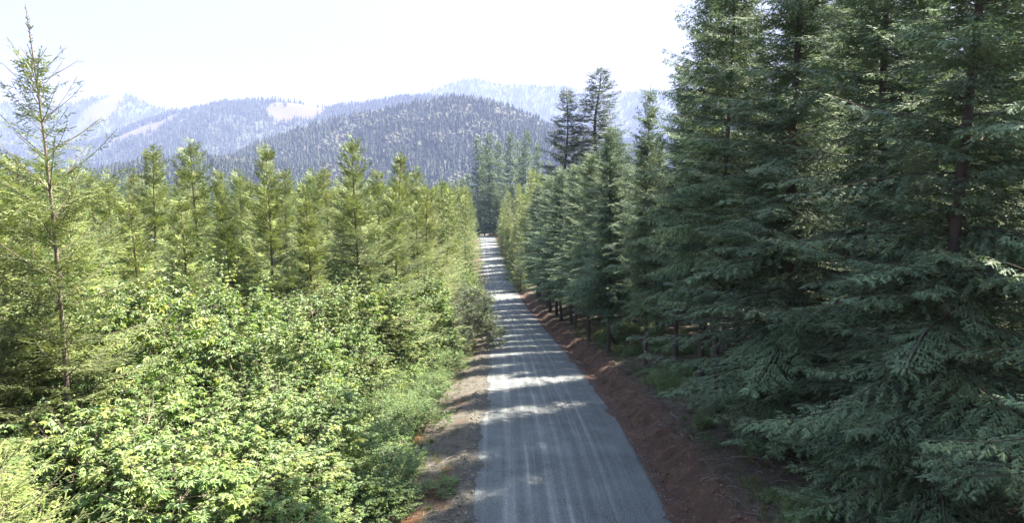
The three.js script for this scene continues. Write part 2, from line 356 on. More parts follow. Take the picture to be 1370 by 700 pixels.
    finger(N, a, fw, [0, 1, 0.01], o.fl * 1.5, o.fw, tint(mixc(base, o.tip, 0.5), tone), o.crossed);
  };
  const lead = o.lead ?? 0.5;
  let y = o.base, first = true;
  while (y < H - lead) {
    const t = clamp((y - o.base) / (H - o.base)), n = Math.round(o.n + rj(1)), a0 = R() * 6.28;
    for (let k = 0; k < n; k++) {
      const L = o.R * o.shape(t) * (0.58 + 0.62 * R()) + (o.minL ?? 0.08);
      const bare = o.bare && t > o.bare ? lerp(0.6, 0.18, (t - o.bare) / (1 - o.bare)) : 1;
      if (R() < (o.gap ?? 0)) continue;
      branch(y + rj(o.loose ?? 0.1), a0 + k / n * 6.28 + rj(0.45), L, o.elev(t) + rj(o.tilt ?? 0.12), t, bare);
    }
    const dy = lerp(o.wh0, o.wh1, t) * (0.8 + 0.4 * R());
    for (let k = 0; k < (o.inter ?? 2); k++) branch(y + dy * R(), R() * 6.28, o.R * o.shape(t) * (0.35 + 0.4 * R()) + 0.05, o.elev(t) + rj(0.2), t);
    y += dy;
  }
  // leading shoot: a bare stem with short needles and a few upturned side shoots
  for (let q = 0; q < lead * (o.leadN ?? 22); q++) { const yy = H - lead + lead * R() * 0.9, az = R() * 6.28; finger(N, axis(yy), norm([Math.cos(az), 0.9, Math.sin(az)]), [0, 0, 1], o.fl * 0.5, o.fw * 0.5, tint(o.col, 0.8), false); }
  if (o.crest) for (const [yy, n, len] of [[H - lead, 5, 0.42], [H - lead - 0.12, 3, 0.2], [H - lead * 0.45, 3, 0.14]]) for (let k = 0; k < n; k++) {
    const az = k / n * 6.28 + rj(0.5), L = len * (0.7 + 0.6 * R()), p = axis(yy), e = [p[0] + Math.cos(az) * L * 0.62, p[1] + L * 0.8, p[2] + Math.sin(az) * L * 0.62];
    W.tube([p, [lerp(p[0], e[0], 0.55), lerp(p[1], e[1], 0.42), lerp(p[2], e[2], 0.55)], e], [0.008, 0.006, 0.004], 4, o.limb);
    for (let q = 0; q < 5; q++) finger(N, add(p, sub(e, p), 0.15 + 0.75 * R()), norm([rj(1), 0.8, rj(1)]), [0, 0, 1], 0.05, 0.02, o.col, false);
  }
  if (o.deadTo) for (let k = 0; k < 16; k++) {             // dead twigs on the bare lower trunk
    const yy = 0.9 + (o.deadTo - 0.9) * R(), az = R() * 6.28, p = axis(yy), L = 0.4 + 1.0 * R();
    W.tube([p, [p[0] + Math.cos(az) * L * 0.6, yy - 0.05, p[2] + Math.sin(az) * L * 0.6], [p[0] + Math.cos(az) * L, yy - 0.2 * L, p[2] + Math.sin(az) * L]], [0.012, 0.008, 0.003], 3, o.limb);
  }
  return { wood: W.geometry(true), leaves: N.geometry(), tris: N.i.length / 3, H };
}
const barkDark = [0.085, 0.065, 0.055], limbBrown = [0.13, 0.095, 0.07], barkRed = [0.2, 0.12, 0.09];
const matureBase = {
  H: 17, base: 3.5, R: 3.2, r0: 0.13, wh0: 0.44, wh1: 0.36, n: 6, inter: 6, loose: 0.26, tilt: 0.24, gap: 0.07, sp: 0.085, fs: 0.042, fl: 0.125, fw: 0.052, roll: 0.7, secLen: 0.33, minSec: 0.18, ruffle: 0.42, drip: 0.28, crossed: false,
  bark: barkDark, limb: [0.075, 0.06, 0.045], col: [0.08, 0.125, 0.07], col2: [0.1, 0.15, 0.07], tip: [0.17, 0.23, 0.105], fresh: 0.38, hang: 0.32, deadTo: 3.4, lead: 0.6,
  shape: (t) => Math.pow(1 - t, 0.66) * (0.72 + 0.28 * ss(0, 0.14, t)), elev: (t) => lerp(0.05, 0.75, Math.pow(t, 1.3)), droop: (t) => lerp(0.5, 0.12, t), up: (t) => lerp(0.26, 0.1, t), u0: (t) => lerp(0.08, 0.04, t),
};
const youngBase = {
  H: 10, base: 0.35, R: 2.5, r0: 0.075, wh0: 0.5, wh1: 0.42, n: 6, inter: 2, loose: 0.12, tilt: 0.16, sp: 0.058, fs: 0.038, fl: 0.13, fw: 0.046, secLen: 0.38, minSec: 0.17, crossed: 'bristle',
  bark: [0.11, 0.08, 0.062], limb: [0.1, 0.08, 0.055], col: [0.1, 0.155, 0.036], col2: [0.14, 0.175, 0.036], tip: [0.23, 0.25, 0.062], fresh: 0.35, hang: 0.12, lead: 0.6, leadN: 34, crest: true,
  shape: (t) => Math.pow(1 - t, 0.8) * (0.8 + 0.2 * ss(0, 0.1, t)), elev: (t) => lerp(0.05, 0.85, Math.pow(t, 1.1)), droop: (t) => lerp(0.16, 0.02, t), up: (t) => lerp(0.16, 0.12, t), u0: (t) => 0.08,
};
const oldBase = {
  ...matureBase, H: 34, base: 7, R: 6.2, r0: 0.42, wh0: 0.8, wh1: 0.6, n: 6, inter: 2, sp: 0.16, fs: 0.09, fl: 0.36, fw: 0.11, secLen: 0.42, minSec: 0.4, crossed: false, gap: 0.2, bend: 0.25, deadTo: 0, sides: 8,
  col: [0.05, 0.075, 0.04], col2: [0.08, 0.1, 0.042], tip: [0.12, 0.15, 0.06], shape: (t) => Math.pow(1 - t, 0.6) * (0.55 + 0.45 * ss(0, 0.3, t)), elev: (t) => lerp(0.0, 0.6, t), droop: () => 0.26, up: () => 0.22, u0: () => 0.3,
};
const lodBase = {
  ...matureBase, H: 20, base: 1.5, R: 3.4, wh0: 0.7, wh1: 0.55, n: 6, inter: 2, sp: 0.3, fs: 0.18, fl: 0.5, fw: 0.16, secLen: 0.4, minSec: 0.4, crossed: false, limbSeg: 2, deadTo: 0, sides: 6,
};
const K = {};
K.mature = [1, 2, 3].map((n) => fir({ ...matureBase, seed: 100 + n, R: 3.0 + 0.2 * n, H: 16 + n * 0.7, hang: 0.24 + 0.08 * n, col: [[0.08, 0.125, 0.07], [0.1, 0.135, 0.055], [0.072, 0.12, 0.078]][n - 1] }));
K.skirted = [1].map((n) => fir({ ...matureBase, seed: 150 + n, base: 0.7, deadTo: 0, crossed: 'bristle', sp: 0.085, fs: 0.04, fl: 0.12, fw: 0.05, roll: 0.5, r0: 0.13, R: 3.2 + 0.2 * n, H: 16.5 + n * 0.6, hang: 0.3 }));
K.young = [1, 2, 3, 4].map((n) => fir({ ...youngBase, seed: 200 + n, R: [2.3, 2.6, 2.9, 2.1][n - 1], wh0: [0.5, 0.44, 0.56, 0.46][n - 1], col: [[0.088, 0.14, 0.03], [0.125, 0.155, 0.028], [0.076, 0.13, 0.034], [0.105, 0.145, 0.026]][n - 1], bend: [0.1, 0.16, 0.08, 0.2][n - 1] }));
K.bough = fir({ ...youngBase, seed: 290, H: 6.2, R: 2.5, crossed: 'bristle', fw: 0.036, fl: 0.12, tip: [0.3, 0.31, 0.1] });
K.hero = fir({ ...youngBase, seed: 300, H: 11.4, R: 2.7, wh1: 0.62, n: 6, inter: 4, bare: 0.66, lead: 1.0, lean: [-0.45, 0.1], r0: 0.06, crossed: 'bristle', fw: 0.034, fl: 0.12, bark: [0.16, 0.12, 0.1], gap: 0.05, shape: (t) => Math.pow(1 - t, 0.62), fresh: 0.4 });
K.old = [1, 2].map((n) => fir({ ...oldBase, seed: 400 + n, gap: 0.06 + 0.08 * n }));
K.sparse = [1, 2].map((n) => fir({ ...matureBase, seed: 450 + n, H: 26, base: 6, R: 3.2, r0: 0.3, wh0: 0.6, wh1: 0.5, gap: 0.12, sp: 0.12, fs: 0.07, fl: 0.22, fw: 0.055, crossed: false, deadTo: 0, col: [0.06, 0.085, 0.045] }));
K.lod = [1, 2, 3].map((n) => fir({ ...lodBase, seed: 500 + n, R: 2.7 + 0.3 * n }));
K.lodYoung = [1, 2].map((n) => fir({ ...youngBase, ...{ wh0: 0.5, wh1: 0.5, sp: 0.2, fs: 0.12, fl: 0.32, fw: 0.1, minSec: 0.28, crossed: false, limbSeg: 2, sides: 5, inter: 3 }, seed: 520 + n, H: 12, R: 2.9 }));
for (const k in K) console.log(k, [].concat(K[k]).map((v) => v.tris).join(' '));

const protos = new Map();
function plant(kind, name, x, s, height, turn, wide, label, group, category = 'tree', crownName = 'crown') {
  const o = thing(name, label, category, group);
  part('trunk', kind.wood, barkMat, o); part(crownName, kind.leaves, kind.mat ?? needleMat, o);
  const k = height / kind.H;
  o.position.set(x, yOf(x, s) - 0.03, -s); o.rotation.y = turn; o.scale.set(k * wide, k, k * wide);
  return o;
}
const R1 = rng(77);
// --- the row of tall firs along the red bank, and the rows behind it
const rowLabel = 'dark fir farther along the bank row, crown merged with its neighbours', rowGroup = 'merged firs farther along the bank row';
const backLabel = 'tall fir standing deeper in the dark plantation behind the bank row', backGroup = 'firs deeper in the plantation';
const row = [[9.6, 8.2, 17.5], [8.9, 12.4, 17], [9.3, 15.6, 16.4], [8.6, 18.6, 18.5], [8.0, 22.5, 18.2], [8.5, 26.2, 17], [8.8, 30.3, 14], [7.5, 31.2, 13.2], [6.9, 37.2, 12.8], [7.9, 41, 13.4], [7.2, 45.5, 13], [7.8, 50, 13.8], [7.4, 54, 13.6], [7.7, 59, 14.6], [7.2, 64, 14.8], [7.6, 69.5, 15.6], [7.3, 75, 15.6], [7.6, 80, 15.8], [7, 87, 15.6], [7.2, 93, 15.4]];
row.forEach(([x, s, h], i) => plant(s < 21 ? K.skirted[0] : K.mature[i % 3], 'fir_tree', x, s, h, R1() * 6.28, (s > 33 ? 1.2 : s > 21 ? 0.84 : 0.98) + 0.2 * R1(), ...(s < 21 ? ['tall fir of the bank row with boughs sweeping down to the ground', 'firs of the bank row with boughs to the ground'] : s < 46 ? ['fir of the bank row with its bare lower trunk standing above the litter', 'bare-trunked firs of the bank row'] : [rowLabel, rowGroup])));
for (let r = 0; r < 4; r++) for (let s = 8 + r * 1.3; s < 118; s += 4.4 + 1.6 * R1()) {
  const x = 12.3 + r * 4.3 + (R1() - 0.5) * 2, px = 648 + FOCAL * x / s; if (px > 1650) continue;
  if (r === 0 && (s > 100)) continue;
  const kind = s < 26 ? K.skirted[0] : K.mature[(R1() * 3) | 0];
  plant(kind, 'fir_tree', x, s, 13.2 + 2 * R1() + r * 0.3 + (s > 60 ? 1.5 : s > 13 && s < 34 ? 3 : 0), R1() * 6.28, 1.0 + 0.25 * R1(), backLabel, backGroup);
}
// beyond the bend of the bank: smaller lit firs at the road's edge
for (const [x, s, h] of [[5.6, 103, 9], [6.2, 110, 11], [4.9, 118, 7.5], [5.5, 127, 9], [4.6, 137, 8], [5.2, 147, 10], [4.4, 160, 9], [5, 172, 11], [4.6, 185, 9], [7.5, 122, 14], [8.4, 133, 15], [8.2, 145, 14], [8, 158, 16], [8.6, 170, 15], [11, 128, 17], [12, 140, 18], [12, 152, 18], [12, 166, 19], [13, 180, 20], [7, 196, 14], [5.5, 205, 12]])
  plant(K.lodYoung[(R1() * 2) | 0], 'roadside_fir', x, s, h, R1() * 6.28, 1.0 + 0.2 * R1(), 'sunlit yellow-green fir beside the striped far stretch of the road', 'sunlit firs beside the far stretch of the road');
// two old giants above the plantation, and sparse tall ones with the trunk showing
plant(K.old[0], 'old_fir', across(798, 118), 118, upAt(90, 118) - yOf(19, 118), 0.4, 1.6, 'tallest old fir with layered ragged limbs, standing above the plantation crowns', undefined);
plant(K.old[1], 'old_fir', across(757, 116), 116, upAt(114, 116) - yOf(14, 116), 2.1, 1.2, 'slightly shorter ragged old fir beside the tallest one', undefined);
plant(K.sparse[0], 'sparse_fir', across(966, 46), 46, 27, 1.2, 1, 'tall sparse fir with its bare dark trunk showing through the upper crown', undefined);
for (const [px, s, h] of [[1068, 44, 26], [1170, 40, 25], [1010, 60, 27], [1230, 34, 22], [1320, 30, 21]])
  plant(K.sparse[(px / 10 | 0) % 2], 'sparse_fir', across(px, s), s, h, R1() * 6.28, 1, 'tall open-crowned fir rising behind the plantation, sky between its branches', 'open-crowned firs behind the plantation');
// --- the dark group at the end of the road
for (const [px, s, py, n] of [[640, 236, 182, 0], [655, 240, 178, 1], [668, 262, 188, 0], [683, 246, 176, 1], [704, 240, 174, 0], [718, 262, 190, 1], [694, 280, 186, 0], [648, 275, 196, 1], [660, 246, 232, 0], [676, 238, 240, 1], [735, 225, 215, 0], [752, 230, 205, 1], [775, 220, 210, 0], [628, 262, 232, 1], [618, 280, 240, 0]])
  plant(K.lod[(px + n) % 3], 'old_fir', across(px, s), s, upAt(py, s) - yOf(across(px, s), s), R1() * 6.28, 0.85 + 0.25 * R1(), 'dark tall fir in the clump at the far end of the road', 'dark firs at the far end of the road');
for (let k = 0; k < 26; k++) { const s = 212 + 40 * R1(), px = 632 + 100 * R1(), x = across(px, s); if (Math.abs(x - roadX(s)) < 3.2 && s < 222) continue; plant(K.lod[k % 3], 'dark_fir', x, s, 9 + 9 * R1(), R1() * 6.28, 1.1, 'shorter fir filling in below the tall clump at the far end of the road', 'short firs at the far end of the road'); }

// --- young firs across the road
plant(K.hero, 'young_fir', across(104, 13.4), 13.4, 11.9, 0.2, 1, 'thin young fir with a long bare leader and sparse upswept twigs against the sky', undefined);
const YL = 'young yellow-green fir among the maples on the sunny roadside', YG = 'young firs on the sunny roadside';
const youngs = [[2, 14.5, 132, 1], [-60, 12, 180, 1], [222, 28, 190, 0], [272, 33, 186, 1], [362, 26, 188, 2], [480, 30, 180, 0], [535, 38, 200, 1], [165, 24, 232, 2], [120, 30, 215, 0], [40, 22, 205, 1], [330, 34, 226, 0], [425, 36, 225, 2], [440, 44, 215, 1], [505, 48, 222, 0], [560, 52, 222, 2], [575, 44, 238, 1], [300, 42, 222, 2], [195, 40, 220, 1], [90, 40, 208, 2], [20, 36, 200, 0], [390, 52, 222, 0], [255, 50, 222, 1], [590, 66, 238, 0], [545, 62, 228, 2], [470, 60, 226, 1], [600, 78, 246, 1], [60, 18, 250, 2], [180, 19, 262, 0], [250, 23, 258, 1], [310, 25, 262, 2], [420, 27, 258, 0], [530, 33, 262, 1], [140, 34, 224, 0], [345, 44, 232, 1], [230, 36, 236, 2], [460, 39, 244, 0], [560, 40, 268, 2]];
for (const [px, s, py, n] of youngs) { const x = across(px, s); plant(K.young[(n + (s | 0)) % 4], 'young_fir', x, s, upAt(py, s) - yOf(x, s), R1() * 6.28, 0.9 + 0.35 * R1(), ...(py < 202 ? ['young fir whose leading shoot rises above its neighbours against the hills', 'young firs rising against the hills'] : py > 245 ? ['short young fir poking up between the maple crowns', 'short young firs between the maple crowns'] : [YL, YG])); }
plant(K.bough, 'young_fir', -5.75, 8.0, 5.5, 1.0, 1.2, 'low young fir whose pale needled boughs reach over the maple leaves', undefined);
plant(K.young[2], 'young_fir', -9.4, 10.2, 7.4, 2.5, 1.1, 'young fir half hidden behind maple leaves, close to the thin bare-topped one', undefined);
for (let k = 0; k < 150; k++) {
  const s = 52 + 140 * Math.pow(R1(), 0.8), x = roadX(s) - HALF - 1.7 - 2.5 * R1() - (s * 0.62) * Math.pow(R1(), 1.5); const px = 648 + FOCAL * x / s; if (px < -60) continue;
  const y = upAt(238 + 18 * R1() + (x > -8 ? 8 : 0), s);
  plant(K.lodYoung[k % 2], 'young_fir', x, s, clamp(y - yOf(x, s), 7, 17), R1() * 6.28, 0.9 + 0.25 * R1(), 'small young fir farther down the sunny slope', 'young firs farther down the sunny slope');
}
// --- forest edge in the valley beyond
for (let k = 0; k < 170; k++) {
  const s = 190 + 240 * R1(), px = -40 + 660 * R1(), x = across(px, s), py = 236 + 16 * R1();
  const gy = landY(x, s)[0], o = plant(K.lod[k % 3], 'valley_fir', x, s, clamp(upAt(py, s) - gy, 14, 34), R1() * 6.28, 0.8 + 0.3 * R1(), 'hazy dark fir in the forest edge beyond the young trees', 'hazy firs beyond the young trees');
  o.position.y = gy - 0.2;
}

// ---------------------------------------------------------------- maples, shrubs
function leafTemplate(lobes) {                             // palmate outline fan from the stalk end; local x = side, y = forward, z = up
  const pts = [[0, 0, 0]];
  const spec = lobes === 5 ? [[-1.75, 0.62], [-1.28, 0.4], [-0.85, 0.9], [-0.45, 0.5], [0, 1.05], [0.45, 0.5], [0.85, 0.9], [1.28, 0.4], [1.75, 0.62]] : [[-0.9, 0.7], [-0.45, 0.55], [0, 1], [0.45, 0.55], [0.9, 0.7]];
  spec.forEach(([a, r], i) => pts.push([Math.sin(a) * r * 0.62, 0.18 + Math.cos(a) * r * 0.62, i % 2 ? 0.06 : -0.12 - 0.05 * Math.abs(a)]));
  return pts;
}
const leaf5 = leafTemplate(5), leaf3 = leafTemplate(3);
function putLeaf(N, tpl, p, fw, up, size, col) {
  const s = norm(cross(fw, up)), n = cross(s, fw), base = N.n;
  for (const [a, b, c] of tpl) N.v(p[0] + (s[0] * a + fw[0] * b + n[0] * c) * size, p[1] + (s[1] * a + fw[1] * b + n[1] * c) * size, p[2] + (s[2] * a + fw[2] * b + n[2] * c) * size, col);
  for (let k = 1; k < tpl.length - 1; k++) N.i.push(base, base + k, base + k + 1);
}
function broadleaf(o) {
  const R = rng(o.seed), N = new Buf(), W = new Buf(), rj = (a) => (R() - 0.5) * 2 * a;
  const blobs = [];
  for (let k = 0; k < o.blobs; k++) {
    const a = k * 2.4 + rj(0.5), t = (k + 0.5) / o.blobs, rr = o.R * (0.25 + 0.62 * Math.sqrt(R())) * (1 - 0.55 * t * t), y = o.H * (0.16 + 0.68 * t);
    blobs.push({ c: [Math.cos(a) * rr, y, Math.sin(a) * rr], r: o.R * (0.24 + 0.22 * R()) * (1 - 0.25 * t) });
  }
  const stems = o.stems;
  blobs.forEach((b, k) => {
    const a = (k % stems) / stems * 6.28, q = [Math.cos(a) * 0.12, -0.15, Math.sin(a) * 0.12], m = [b.c[0] * 0.45, b.c[1] * 0.55, b.c[2] * 0.45];
    W.tube([q, [lerp(q[0], m[0], 0.5) + rj(0.1), m[1] * 0.5, lerp(q[2], m[2], 0.5) + rj(0.1)], m, b.c], [o.r0, o.r0 * 0.75, o.r0 * 0.5, o.r0 * 0.2], 5, o.bark);
    for (let j = 0; j < 7; j++) { const d = norm([rj(1), rj(0.6) + 0.35, rj(1)]); W.tube([add(b.c, d, 0), add(b.c, d, b.r * 0.5), add(add(b.c, d, b.r), [0, rj(0.1), 0])], [o.r0 * 0.22, 0.008, 0.003], 3, o.bark); }
  });
  const vol = blobs.map((b) => b.r ** 2), tot = vol.reduce((a, b) => a + b);
  blobs.forEach((b, bi) => {
    const shoots = Math.round(o.shoots * vol[bi] / tot), tone = 0.85 + 0.3 * R();
    for (let k = 0; k < shoots; k++) {
      const d = norm([rj(1), rj(1) * 0.85 + 0.25, rj(1)]), rad = b.r * (0.55 + 0.5 * Math.pow(R(), 0.6)), p = [b.c[0] + d[0] * rad, b.c[1] + d[1] * rad * 0.8, b.c[2] + d[2] * rad];
      if (p[1] < 0.1) continue;
      const out = norm([p[0], 0.4 * o.H * 0.2, p[2]]), dir = norm([d[0] + 0.4 * out[0] + rj(0.4), d[1] * 0.6 + 0.35 + rj(0.3), d[2] + 0.4 * out[2] + rj(0.4)]);
      const yel = R() < o.yellow ? R() : 0, sc = mixc(mixc(o.col, o.col2, R()), o.tip, yel);
      let pairs = 2 + (R() * o.pairs | 0); const run = R() < (o.runner ?? 0), L = o.shoot * (run ? 1.5 + 1.2 * R() : 0.5 + 0.7 * R());
      if (run) { dir[1] += 0.5; pairs += 3; }
      if (o.twigs) W.tube([add(p, dir, -L * 0.4), add(p, dir, L)], [0.005, 0.002], 3, o.bark);
      for (let j = 0; j < pairs; j++) for (const sd of j === pairs - 1 ? [-1, 1, 0] : [-1, 1]) {
        const az = Math.atan2(dir[2], dir[0]) + sd * (0.9 + rj(0.3)) + j * 0.5, fw = norm([Math.cos(az), -0.28 + rj(0.35), Math.sin(az)]);
        const upv = norm([d[0] * 0.85 + rj(0.5), 0.95, d[2] * 0.85 + rj(0.5)]), q = add(add(p, dir, L * (j + 0.3) / pairs), fw, o.size * 0.35);
        putLeaf(N, o.tpl, q, fw, upv, o.size * (0.5 + 0.8 * R()) * (run ? 1 - 0.5 * j / pairs : 1), tint(sc, tone * (0.8 + 0.4 * R())));
      }
    }
  });
  return { wood: W.geometry(true), leaves: N.geometry(), tris: N.i.length / 3, H: o.H, mat: o.mat ?? leafMat };
}
const mapleBase = { H: 6, R: 2.7, blobs: 17, stems: 4, r0: 0.055, shoots: 1180, runner: 0.2, pairs: 3, shoot: 0.42, size: 0.21, tpl: leaf5, yellow: 0.22, bark: [0.16, 0.13, 0.1], col: [0.085, 0.165, 0.014], col2: [0.15, 0.22, 0.022], tip: [0.27, 0.305, 0.03], twigs: true };
K.maple = [1, 2, 3].map((n) => broadleaf({ ...mapleBase, seed: 600 + n }));
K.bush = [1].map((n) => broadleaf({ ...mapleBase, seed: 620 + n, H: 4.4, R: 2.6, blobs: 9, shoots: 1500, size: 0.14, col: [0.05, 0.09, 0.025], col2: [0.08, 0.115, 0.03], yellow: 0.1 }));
K.shrub = [1, 2, 3].map((n) => broadleaf({ ...mapleBase, seed: 640 + n, H: 1.15, R: 0.85, blobs: 7, stems: 5, r0: 0.012, shoots: 420, pairs: 3, shoot: 0.16, size: 0.075, tpl: leaf3, yellow: 0.25, twigs: false, mat: shrubMat, col: [0.075, 0.15, 0.022], col2: [0.115, 0.19, 0.028], tip: [0.2, 0.23, 0.035] }));
for (const k of ['maple', 'bush', 'shrub']) console.log(k, K[k].map((v) => v.tris).join(' '));
const ML = 'broad-leaved maple with bright glossy leaves among the young firs', MG = 'maples on the sunny roadside';
const maples = [[-8.6, 15.2, 6.7, 0, 1.05], [-6.2, 19.2, 5.4, 1, 1], [-9.0, 21.5, 6.2, 2, 1.05], [-4.9, 16.2, 3.9, 2, 1.0], [-6.0, 12.6, 4.6, 1, 1.1], [-7.9, 11.4, 4.9, 0, 1.05], [-11.8, 18.5, 7.2, 1, 1], [-5.8, 25, 5.4, 0, 1], [-11, 26, 7, 2, 1], [-5.0, 31, 5.6, 1, 1], [-7.5, 29, 6.4, 0, 1], [-4, 36.5, 5.6, 2, 1], [-2.4, 55, 5.6, 1, 0.9], [-2.4, 62, 6, 0, 0.9], [-2.6, 72, 6, 2, 0.9], [-12, 13.5, 7, 2, 1], [-8, 37, 7, 1, 1], [-4.6, 13.2, 3.0, 0, 1.1]];
maples.forEach(([x, s, h, n, w]) => plant(K.maple[n], 'maple_tree', x, s, h, R1() * 6.28, w * 6 / h * (0.55 + 0.45 * h / 6), ...(s > 50 ? ['maple farther down the road, beyond the rounded overhanging bush', 'maples beyond the overhanging bush'] : h > 6.1 ? ['taller glossy-leaved maple standing back among the young firs', 'taller maples among the young firs'] : h < 4.7 ? ['low spreading maple at the edge of the bare dirt verge', 'low maples at the verge'] : [ML, MG]), 'tree', 'foliage'));
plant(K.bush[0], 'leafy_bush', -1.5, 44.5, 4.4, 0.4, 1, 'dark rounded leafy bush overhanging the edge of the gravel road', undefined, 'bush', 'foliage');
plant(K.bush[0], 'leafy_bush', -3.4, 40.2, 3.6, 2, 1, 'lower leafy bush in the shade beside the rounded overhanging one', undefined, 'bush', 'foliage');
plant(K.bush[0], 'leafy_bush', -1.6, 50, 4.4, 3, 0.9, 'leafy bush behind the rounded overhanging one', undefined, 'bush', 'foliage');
const SL = 'low green leafy shrub on the shaded roadside verge', SG = 'low shrubs on the verge below the maples';
for (let k = 0; k < 46; k++) { const s = 15.5 + 24 * R1(), x = roadX(s) - HALF - 1.7 - 2.3 * R1() - 0.4 * R1(); plant(K.shrub[k % 3], 'low_shrub', x, s, 0.55 + 0.75 * R1(), R1() * 6.28, 1 + 0.4 * R1(), SL, SG, 'shrub', 'foliage'); }
plant(K.shrub[1], 'low_shrub', roadX(17.3) - HALF - 0.75, 17.3, 0.4, 1, 1.7, 'small lone green clump close to the road edge on bare dirt', undefined, 'shrub', 'foliage');
for (let k = 0; k < 70; k++) { const s = 13 + 36 * R1(), x = roadX(s) + HALF + 2.1 + 6 * Math.pow(R1(), 1.2); plant(K.shrub[k % 3], 'floor_shrub', x, s, 0.3 + 0.5 * R1(), R1() * 6.28, 1.1 + 0.5 * R1(), 'small shrub on the forest floor between the fir trunks', 'small shrubs between the fir trunks', 'shrub', 'foliage'); }

// ---------------------------------------------------------------- ferns, fallen branches, stones, grass
function fern(seed) {
  const R = rng(seed), N = new Buf();
  for (let f = 0; f < 15; f++) {
    const az = f / 15 * 6.28 + R() * 0.4, L = 0.55 + 0.35 * R(), lift = 0.9 + 0.4 * R(), col = tint([0.06, 0.11, 0.03], 0.8 + 0.5 * R());
    const P = (u) => [Math.cos(az) * L * u, L * (lift * u - 1.05 * u * u), Math.sin(az) * L * u], lat = [-Math.sin(az), 0, Math.cos(az)];
    for (let k = 1; k < 18; k++) { const u = k / 18, p = P(u), q = P(u + 0.05), w = 0.13 * Math.sin(Math.PI * Math.min(1, u * 0.9 + 0.12)) + 0.01; for (const sd of [-1, 1]) { const A = N.v(p[0], p[1], p[2], col), B = N.v(q[0], q[1], q[2], col), C = N.v(p[0] + lat[0] * w * sd + Math.cos(az) * 0.03, p[1] - 0.03, p[2] + lat[2] * w * sd + Math.sin(az) * 0.03, col); N.i.push(A, B, C); } }
  }
  return N.geometry();
}
const ferns = [fern(1), fern(2)];
for (let k = 0; k < 44; k++) {
  const right = k % 2, s = 14 + 30 * R1(), x = right ? roadX(s) + HALF + 1.9 + 5 * R1() : roadX(s) - HALF - 1.5 - 2.4 * R1();
  const o = thing('sword_fern', right ? 'sword fern clump on the litter under the fir trunks' : 'sword fern clump on the verge below the maples', 'fern', right ? 'ferns under the fir trunks' : 'ferns on the verge below the maples');
  part('fronds', ferns[k % 2 ? 0 : 1], needleMat, o); o.position.set(x, yOf(x, s) - 0.02, -s); o.rotation.y = R1() * 6.28; o.scale.setScalar(0.6 + 0.6 * R1());
}
const stickMat = new THREE.MeshStandardMaterial({ vertexColors: true, roughness: 0.9 });
function stick(seed) {
  const R = rng(seed), W = new Buf(), L = 1, pts = [], col = tint([0.2, 0.17, 0.14], 0.6 + 0.5 * R());
  for (let k = 0; k <= 5; k++) pts.push([(k / 5 - 0.5) * L, 0.012 + 0.03 * Math.sin(k * 1.3 + seed), 0.09 * Math.sin(k * 0.9 + seed)]);
  W.tube(pts, [0.016, 0.015, 0.013, 0.011, 0.008, 0.004], 5, col);
  for (let j = 1; j < 4; j++) { const p = pts[j], d = [0.16 + 0.1 * R(), 0.05 + 0.06 * R(), (R() < 0.5 ? -1 : 1) * (0.1 + 0.14 * R())]; W.tube([p, add(p, d)], [0.007, 0.002], 4, col); }
  return W.geometry(true);
}
const sticks = [1, 2, 3, 4].map(stick);
for (let k = 0; k < 40; k++) {
  const left = k % 4 === 0, s = 14 + 20 * R1(), x = left ? roadX(s) - HALF - 0.5 - 1.6 * R1() : roadX(s) + HALF + 0.9 + 3.6 * R1();
  const o = part('fallen_branch', sticks[k % 4], stickMat, scene); o.name = numbered('fallen_branch');
  o.userData = { label: left ? 'dry fallen branch lying on the bare dirt verge' : 'dry fallen branch lying on the litter above the red bank', category: 'branch', group: left ? 'fallen branches on the dirt verge' : 'fallen branches above the red bank' };
  o.position.set(x, yOf(x, s) + 0.02, -s); o.rotation.y = R1() * 6.28; o.scale.setScalar(0.4 + 0.9 * R1() * R1());
}
